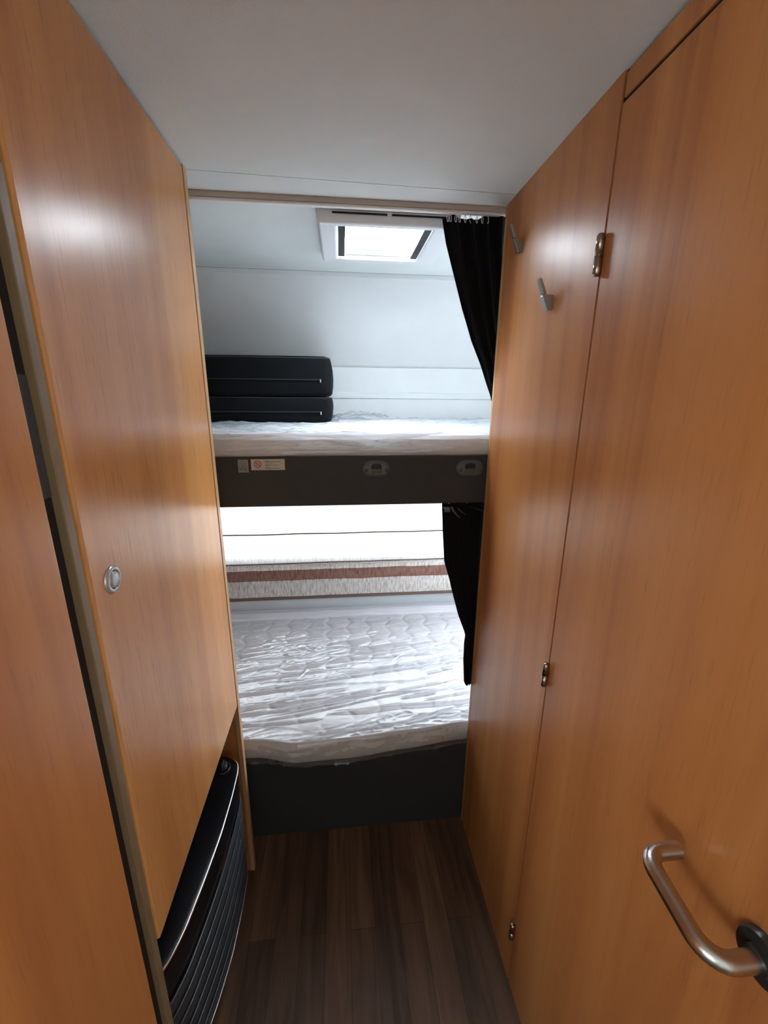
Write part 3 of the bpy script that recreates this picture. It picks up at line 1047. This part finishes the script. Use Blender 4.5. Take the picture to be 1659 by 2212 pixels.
b = MB(); rows = []
nx = 380
xs3 = [-.62+1.26*i/nx for i in range(nx+1)]
for k in range(12):
    t = k/11
    row = []
    for x in xs3:
        wv = ridge(x*6+t, t*3-x*2, 4)**3*.006+ridge(x*15, t*5+x*4, 7)**4*.004
        row.append(Vector((x, lerp_tab(YFT, x)-.006-.004*math.sin(PI*t)-wv, .336+.086*t-(.010*max(0, 1-abs(x)/.33))*(1-t))))
    rows.append(row)
ny = 230
for k in range(ny+1):
    t = k/ny
    row = []
    for x in xs3:
        yf = lerp_tab(YFT, x)-.004
        y_ = yf+(1.955-yf)*t
        z = .420+film_h(x, y_)
        bk = max(0, min(1, (y_-1.89)/.055)); z += .025*bk*bk*(3-2*bk)
        row.append(Vector((x, y_, z)))
    rows.append(row)
b.grid(rows); b.build('plastic_film', FILM, lm)
# doubled-over pleats of the film; milky haze paints their bright glints
PLEATS = [([(-.172, 1.125), (-.09, 1.138), (.126, 1.163), (.45, 1.226)], .0062), ([(-.35, 1.249), (-.153, 1.274), (.081, 1.316), (.265, 1.321), (.482, 1.329)], .0055),
          ([(-.408, 1.379), (-.263, 1.37), (-.125, 1.38), (.023, 1.385), (.212, 1.382), (.476, 1.418)], .0045), ([(-.333, 1.192), (-.215, 1.182), (-.096, 1.155)], .0028),
          ([(-.257, 1.325), (-.123, 1.348), (-.039, 1.358)], .004), ([(-.04, 1.455), (.158, 1.474), (.331, 1.496)], .0045),
          ([(-.34, 1.535), (-.212, 1.568), (-.042, 1.624), (.17, 1.593), (.304, 1.618)], .004), ([(-.209, 1.421), (-.132, 1.484), (-.027, 1.552)], .003),
          ([(.161, 1.501), (.272, 1.56), (.495, 1.588)], .004), ([(.275, 1.447), (.358, 1.461), (.494, 1.504)], .005)]
for pl, wd_ in PLEATS:
    rows = []
    N_ = int(60*abs(pl[-1][0]-pl[0][0])/.3)+10
    for i in range(N_+1):
        t = i/N_
        x = pl[0][0]+(pl[-1][0]-pl[0][0])*t
        y_ = lerp_tab(pl, x)+.0025*nz(x*18, pl[0][1]*7)
        a = wd_*min(1, 6*t+.08, 6*(1-t)+.08)*(.75+.7*nz(x*26, pl[0][1]*3))
        z0 = .4235+film_h(x, y_)*.6
        rows.append([Vector((x, y_-a*1.1, z0)), Vector((x, y_-a*.5, z0+a*.9)), Vector((x, y_+a*.1, z0+a*1.2)), Vector((x, y_+a*.6, z0+a*.7)), Vector((x, y_+a*1.2, z0))])
    b = MB(); b.grid(rows); b.build('film_pleat', FILM2, lm)

# ---------------------------------------------------------------- roman blind
rb = thing('roman_blind', 'cream linen roman blind with a fold shadow coloured brown over the lower bunk window', 'blind', (0, 1.975, .49))
def cloth_strip(z0, z1, y0, y1, mat, name, bulge=0.0, seed=0.0, nzr=14):
    rows = []
    for k in range(nzr+1):
        t = k/nzr
        row = []
        for i in range(121):
            x = -.80+1.56*i/120
            wob = .0025*nz(x*5, seed, 1)
            row.append(Vector((x, y0+(y1-y0)*t-bulge*math.sin(PI*t)+.002*nz(x*7, t*3, seed), z0+(z1-z0)*t+wob)))
        rows.append(row)
    b = MB(); b.grid(rows)
    return b.build(name, mat, rb)


cloth_strip(.848, 1.165, 1.966, 1.970, BLIND, 'cloth_panel', .004, 1)
cloth_strip(.697, .848, 1.966, 1.966, BLIND, 'cloth_panel', .003, 2)
def rod(z, y, r, name='rod'):
    b = MB(); b.tube([(-.80+1.56*i/40, y, z+.003*nz((-.80+1.56*i/40)*5, z*9, 1)) for i in range(41)], r, 8)
    return b.build(name, ROD, rb)
rod(.8485, 1.963, .0034); rod(.697, 1.960, .0032)
cloth_strip(.664, .695, 1.955, 1.962, BLIND_G, 'fold_panel', .004, 3)
cloth_strip(.606, .665, 1.958, 1.955, BLIND_B, 'fold_shadow', .006, 4)  # fold shadow put in as a brown strip
cloth_strip(.520, .608, 1.955, 1.957, BLIND_G, 'fold_panel', .006, 5)
b = MB(); b.box(-.80, .76, 1.953, 1.962, .503, .5215, bev=.003); b.build('hem_bar', ROD, rb)

# ---------------------------------------------------------------- curtains
def curtain_mesh(zt, zb, Lf, Rf, yf_, amp, folds, nu=110, nv=90, topf=None, ph=0.0):
    rows = []
    for k in range(nv+1):
        v = k/nv
        row = []
        for i in range(nu+1):
            u = i/nu
            z0 = zt+(topf(u) if topf else 0)
            z = z0+(zb-z0)*v
            x0, x1 = Lf(z), Rf(z)
            x = x0+(x1-x0)*u
            a = amp*(1-.35*v)
            y = yf_(u, z)+a*math.sin(2*PI*folds*u+ph+1.2*nz(u*3, v*1.5))+.3*a*math.sin(2*PI*folds*2.1*u+2*v)
            row.append(Vector((x, y, z)))
        rows.append(row)
    b = MB(); b.grid(rows)
    return b


uc = thing('curtain', 'gathered black curtain tied back at the right of the upper bunk', 'curtain', (.36, 1.18, 1.9), 'black bunk curtains')
UL = [(1.30, .475), (1.42, .452), (1.506, .4205), (1.527, .4110), (1.583, .3875), (1.643, .3575), (1.723, .3265), (1.812, .2965), (1.875, .2755), (1.940, .2605)]
UR = [(1.30, .50), (1.5, .475), (1.7, .455), (1.95, .430)]
b = curtain_mesh(1.931, 1.435, lambda z: lin_tab(UL, z), lambda z: lin_tab(UR, z),
                 lambda u, z: 1.180-.004*u if u < .75 else 1.177-.016*(u-.75)*4*max(0, min(1, (z-1.86)/.07)),
                 .0075, 4.3, topf=lambda u: .004*math.sin(u*2*PI*2.0-.6)+.011*max(0, min(1, (u-.66)/.10)))
o = b.build('cloth', BLACKF, uc)
md = o.modifiers.new('solid', 'SOLIDIFY'); md.thickness = .0016; md.offset = 0
b = MB()
for k, x in enumerate((.274, .281, .294, .304, .318, .332, .348, .362, .376)):
    pts = [Vector((x+.0032*math.cos(a)+.002*math.sin(a*.5), 1.171+.002*math.sin(a), ZC-.024+.0085*math.sin(a))) for a in [2*PI*q/14 for q in range(14)]]
    b.tube(pts, .0008, 6, closed=True)
b.build('gliders', LOOP, uc)

lc = thing('curtain', 'black curtain hanging below the upper bunk at the right of the lower bed', 'curtain', (.38, 1.16, 1.19), 'black bunk curtains')
LL = [(.56, .400), (.574, .396), (.587, .389), (.667, .382), (.736, .381), (.760, .3835), (.775, .3795), (.836, .356), (.901, .337), (.964, .320), (1.018, .303), (1.113, .294), (1.195, .288)]
LLs = [(z, x*1.150/1.145) for z, x in LL]
b = curtain_mesh(1.2012, .574, lambda z: lin_tab(LLs, z), lambda z: .434 if z > .64 else .424,
                 lambda u, z: 1.148+.0075*u, .0042, 3.4, topf=lambda u: -.0015*u, ph=1.0)
o = b.build('cloth', BLACKF, lc)
md = o.modifiers.new('solid', 'SOLIDIFY'); md.thickness = .0016; md.offset = 0
b = MB()      # pale heading tapes tied at the top
def tape(pts, wd_):
    rows = []
    for p in pts:
        p = Vector(p); rows.append([p+Vector((-wd_/2, 0, 0)), p+Vector((wd_/2, -.002, 0))])
    b.grid(rows)
tape([(.296, 1.1335, 1.1935), (.300, 1.130, 1.186), (.299, 1.1335, 1.178)], .017)
tape([(.312, 1.1335, 1.1935), (.319, 1.130, 1.180), (.330, 1.131, 1.168), (.338, 1.132, 1.162)], .006)
tape([(.331, 1.1335, 1.189), (.343, 1.131, 1.178), (.357, 1.132, 1.170)], .004)
tape([(.362, 1.1335, 1.1935), (.385, 1.131, 1.188), (.404, 1.131, 1.180)], .005)
b.build('heading_tape', GREYP, lc)
